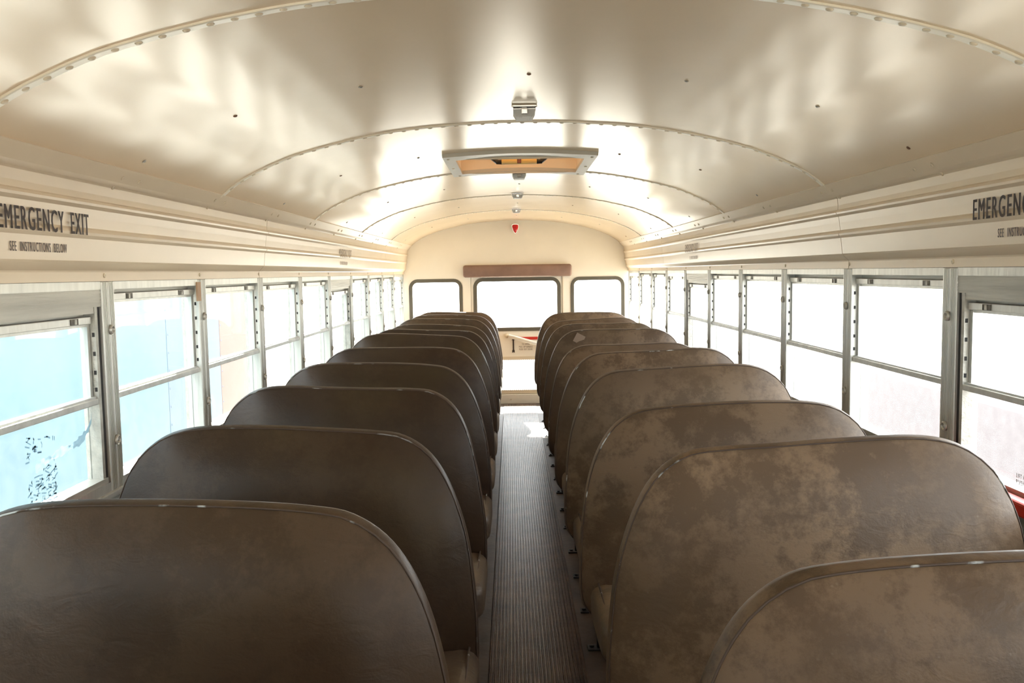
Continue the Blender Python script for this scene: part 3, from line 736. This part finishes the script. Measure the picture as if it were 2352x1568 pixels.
# ------------------------------------------------------------------ ceiling dome lights
def dome(y, idx):
    t = empty('dome_light', (0.003, y, cz(0) - .0005), label='%s chrome dome light along the ceiling centre line' % NTH[idx] if idx else 'nearest chrome dome light ahead of the first seam', category='lamp', group='dome lights on the ceiling')
    bm = bmesh.new()
    bx(bm, -.040, .040, -.060, .060, -.010, 0, bev=.003); bx(bm, -.036, .036, -.055, .055, -.016, -.010, bev=.002); obj('base', mesh(bm, 'base'), CHROME, t)
    bm = bmesh.new()
    lo_ = [(-.036, -.056), (.036, -.056), (.036, .056), (-.036, .056)]; hi_ = [(-.026, -.040), (.026, -.040), (.026, .040), (-.026, .040)]
    A = [bm.verts.new((x, y_, -.014)) for x, y_ in lo_]; B = [bm.verts.new((x, y_, -.034)) for x, y_ in hi_]
    for k in range(4): bm.faces.new((A[k], A[(k + 1) % 4], B[(k + 1) % 4], B[k]))
    bm.faces.new(B); bm.faces.new(A[::-1]); ln = obj('lens', mesh(bm, 'lens'), LENS, t)
    bm = bmesh.new()
    for i in range(9):
        x = -.022 + i * .0055; bx(bm, x - .001, x + .001, -.038, .038, -.036, -.0335)
    obj('lens_ribs', mesh(bm, 'lens_ribs'), LENS, ln, kind='stuff')
    bm = bmesh.new(); bx(bm, -.010, .010, -.059, -.046, -.030, -.012, bev=.002); obj('clip', mesh(bm, 'clip'), CHROME, t)
for i, y in enumerate((2.80, 4.60, 5.79, 7.20)): dome(y, i)
# ------------------------------------------------------------------ roof hatch
ht = empty('roof_hatch', (0, (HY0 + HY1) / 2, 1.868), label='roof escape hatch with pale frame and amber-lit recess', category='hatch')
hy = (HY0 + HY1) / 2; hz = 1.868
def arcstrip(x0, x1, y0, y1, h0, h1, n=24):
    bm = bmesh.new(); R = []
    for i in range(n + 1):
        x = x0 + (x1 - x0) * i / n; nn = cnorm(x)
        R.append([bm.verts.new((x + nn.x * h, y - hy, cz(x) + nn.z * h - hz)) for y, h in ((y0, h0), (y0, h1), (y1, h1), (y1, h0))])
    for A, B in zip(R, R[1:]):
        for k in range(4): bm.faces.new((A[k], A[(k + 1) % 4], B[(k + 1) % 4], B[k]))
    bm.faces.new(R[0]); bm.faces.new(R[-1][::-1]); return mesh(bm, 'hatch_frame')
FRAMEP = simple('pale_grey_frame', (0.52, 0.48, 0.40), rough=0.4)
for a in ((-.335, .335, 3.74, 3.865), (-.335, .335, 4.395, 4.495)): obj('frame_rail', arcstrip(*a, -.002, .016), FRAMEP, ht)
for a in ((-.335, -.285, 3.865, 4.395), (.285, .335, 3.865, 4.395)): obj('frame_rail', arcstrip(*a, -.002, .016, 4), FRAMEP, ht)
for x, y in ((-.312, 3.80), (.312, 3.80), (-.312, 4.13), (.312, 4.13), (-.30, 4.45), (.30, 4.45)):
    o = obj('screw', SCRH, SCREWD, ht, loc=(x, y - hy, cz(x) - .0165 - hz), rot=(PI, 0, 0))
bm = bmesh.new()
V = lambda x, y, z: bm.verts.new((x, y - hy, z))
for (xa, ya, xb, yb) in ((HX0, HY0, HX1, HY0), (HX1, HY0, HX1, HY1), (HX1, HY1, HX0, HY1), (HX0, HY1, HX0, HY0)):
    dx, dy = (0, -.012) if ya == yb == HY0 else (0, .012) if ya == yb else (.012 if xa > 0 else -.012, 0)
    bm.faces.new((V(xa, ya, -.025), V(xb, yb, -.025), V(xb, yb, .10), V(xa, ya, .10)))
    bm.faces.new((V(xa + dx, ya + dy, -.025), V(xb + dx, yb + dy, -.025), V(xb + dx, yb + dy, .10), V(xa + dx, ya + dy, .10)))
obj('hatch_well', mesh(bm, 'hatch_well'), HATCHM, ht)
bm = bmesh.new(); bx(bm, HX0 - .03, HX1 + .03, HY0 - .03 - hy, HY1 + .03 - hy, .100, .108); obj('hatch_cover', mesh(bm, 'hatch_cover'), AMBER, ht)
bm = bmesh.new(); tube(bm, [(-.085, .10, .010), (.085, .10, .010)], .013, 10); hb = obj('hatch_handle', mesh(bm, 'hatch_handle', smooth=True), simple('yellow_handle', (.75, .52, .18), rough=.4), ht)
for q in (-1, 1):
    bm = bmesh.new(); tube(bm, [(q * .082, .10, .010), (q * .105, .10, .010), (q * .145, .12, .045), (q * .18, .13, .10)], .012, 8); obj('handle_bracket', mesh(bm, 'handle_bracket'), STEEL, hb)
bm = bmesh.new(); bx(bm, -.010, .010, .076, .090, .000, .075, bev=.003); obj('latch', mesh(bm, 'latch'), simple('brown_latch', (.22, .07, .03), rough=.5), ht)
# ------------------------------------------------------------------ marks on the panes
def marks():
    rnd = random.Random(5); bm = bmesh.new()
    # rows of faded print running down the pane, as scraps of strokes
    for col in range(5):
        y = 1.968 + col * .027
        z = .990 - col * .004
        while z > .80:
            z -= rnd.uniform(.008, .012)
            if .885 + .3 * (y - 1.97) < z < .925 + .3 * (y - 1.97) or rnd.random() < .12: continue
            for _ in range(rnd.randint(1, 3)):
                yy = y + rnd.uniform(-.008, .008); zz = z + rnd.uniform(-.003, .003); h = rnd.uniform(.0012, .0022); l = rnd.uniform(.005, .012); a = rnd.uniform(-.5, .5)
                if rnd.random() < .4: h, l = l * .5, h
                c = [(-l, -h), (l, -h), (l, h), (-l, h)]
                bm.faces.new([bm.verts.new((-1.1690, yy + p * math.cos(a) - q * math.sin(a), zz + p * math.sin(a) + q * math.cos(a))) for p, q in c])
    return mesh(bm, 'faded_print', recalc=False)
lw0 = [o for o in bpy.data.objects if o.name == 'window_4'][0]
def keep(o, par):
    o.parent = par; o.matrix_parent_inverse = (Matrix.Translation(par.location) @ par.rotation_euler.to_matrix().to_4x4()).inverted()
INK = translucent('faded_blue_ink', (0.11, 0.18, 0.23))
fp = obj('faded_print', marks(), INK, None, kind='stuff'); keep(fp, lw0); fp['label'] = 'faded illegible print on the lower pane'
# crumpled strip of clear film
bm = bmesh.new(); pts = catmull([(1.985, .905), (2.04, .915), (2.09, .922), (2.15, .925), (2.21, .935), (2.255, .965), (2.262, .985)], 40, closed=False); R = []
for i, (y, z) in enumerate(pts):
    wdt = .009 + .003 * math.sin(i * .5) + .002 * math.sin(i * 1.7)
    R.append([bm.verts.new((-1.1685 + .007 * (.5 + .5 * pnoise(Vector((i * .6, q * 2.1, 1)))), y, z + wdt * q)) for q in (-1, -.5, 0, .5, 1)])
for A, B in zip(R, R[1:]):
    for k in range(4): bm.faces.new((A[k], A[k + 1], B[k + 1], B[k]))
FILM = translucent('crumpled_film', (0.34, 0.48, 0.55))
fl = obj('film_strip', mesh(bm, 'film_strip', smooth=True), FILM, None); keep(fl, lw0); fl['label'] = 'crumpled strip of peeling film'
rw0 = [o for o in bpy.data.objects if o.get('label', '').startswith('nearest right emergency')][0]
for body, z in (('LIFT HANDLE', .832), ('PUSH OUT', .817)):
    t = text('lettering', body, TEXT2, (0, 0, 0), (0, 0, 0), .0105, .075, None, bold=.01); t.location = (1.1685, 2.056, z); t.rotation_euler = (PI / 2, 0, -PI / 2); keep(t, rw0)
# ------------------------------------------------------------------ outside
GR = simple('pale_gravel', (0.50, 0.47, 0.41), rough=0.9, var=0.2, scale=2)
bm = bmesh.new(); bx(bm, -60, 60, -40, 90, -1.0, -.95); obj('ground', mesh(bm, 'ground'), GR, kind='structure', label='pale gravel yard outside the bus', category='ground')
BLUELIT = simple('blue_lit_white_paint', (0.20, 0.30, 0.36), rough=0.85, var=0.06, scale=1.2, spec=0.1)  # blue skylight on the shaded white trailer, put into the paint
PINKLIT = simple('pink_lit_white_paint', (0.28, 0.195, 0.18), rough=0.85, var=0.06, scale=1.2, spec=0.1)  # pink light on the trailer's far panels, put into the paint
LAVLIT = simple('lavender_lit_white_paint', (0.20, 0.255, 0.325), rough=0.85, var=0.05, scale=1.2, spec=0.1)  # step between the blue and pink light, also painted in
tr = empty('box_trailer', (-2.7, 3, -.95), label='white box trailer, blue and pink light painted into its panels, close outside the left windows', category='trailer')
box('body', LAVLIT, (-2.4, -.02, -6, 6.25, .5, 3.6), tr)
yy = -6.0
while yy < 6.2:
    y1 = min(yy + 1.2, 6.25)
    box('side_panel', BLUELIT if yy < 3.2 else (LAVLIT if yy < 4.3 else PINKLIT), (-.02, .0, yy + .004, y1 - .004, .5, 3.6), tr, bev=.003)  # panel colours carry the change of light along a white trailer
    bm = bmesh.new()
    for z in range(22): lathe(bm, [(.010, 0), (.006, .004), (0, .005)], 6, Matrix.Translation((0, yy + .03, .6 + z * .14)) @ Matrix.Rotation(PI / 2, 4, 'Y'))
    obj('rivet_row', mesh(bm, 'rivet_row'), LAVLIT, tr, kind='stuff'); yy += 1.2
for y in (-4.6, -3.6):
    bm = bmesh.new(); lathe(bm, [(.25, -.12), (.48, -.12), (.5, -.08), (.5, .08), (.48, .12), (.25, .12)], 24, Matrix.Translation((-.25, y, .5)) @ Matrix.Rotation(PI / 2, 4, 'Y')); obj('wheel', mesh(bm, 'wheel', smooth=True), DARK, tr)
bm = bmesh.new(); bx(bm, -1.3, -1.1, 4.6, 4.8, 0, .5); obj('landing_leg', mesh(bm, 'landing_leg'), STEEL, tr)
WHT = simple('white_pink_paint', (0.14, 0.129, 0.142), rough=0.85, spec=0.1)
lt = empty('low_trailer', (3.4, 1.5, -.95), label='low pale utility trailer outside the nearest right windows', category='trailer')
box('body', WHT, (-1.0, 1.0, -4.5, 4.3, .45, 1.60), lt, bev=.02)
for i in range(8):
    yb = -4.4 + i * 1.1; box('side_panel', WHT, (-1.02, -1.0, yb, yb + 1.06, .5, 1.585), lt, bev=.004)
for y in (-.6, .5):
    bm = bmesh.new(); lathe(bm, [(.18, -.1), (.34, -.1), (.36, -.06), (.36, .06), (.34, .1), (.18, .1)], 20, Matrix.Translation((-.95, y, .36)) @ Matrix.Rotation(PI / 2, 4, 'Y')); obj('wheel', mesh(bm, 'wheel', smooth=True), DARK, lt)
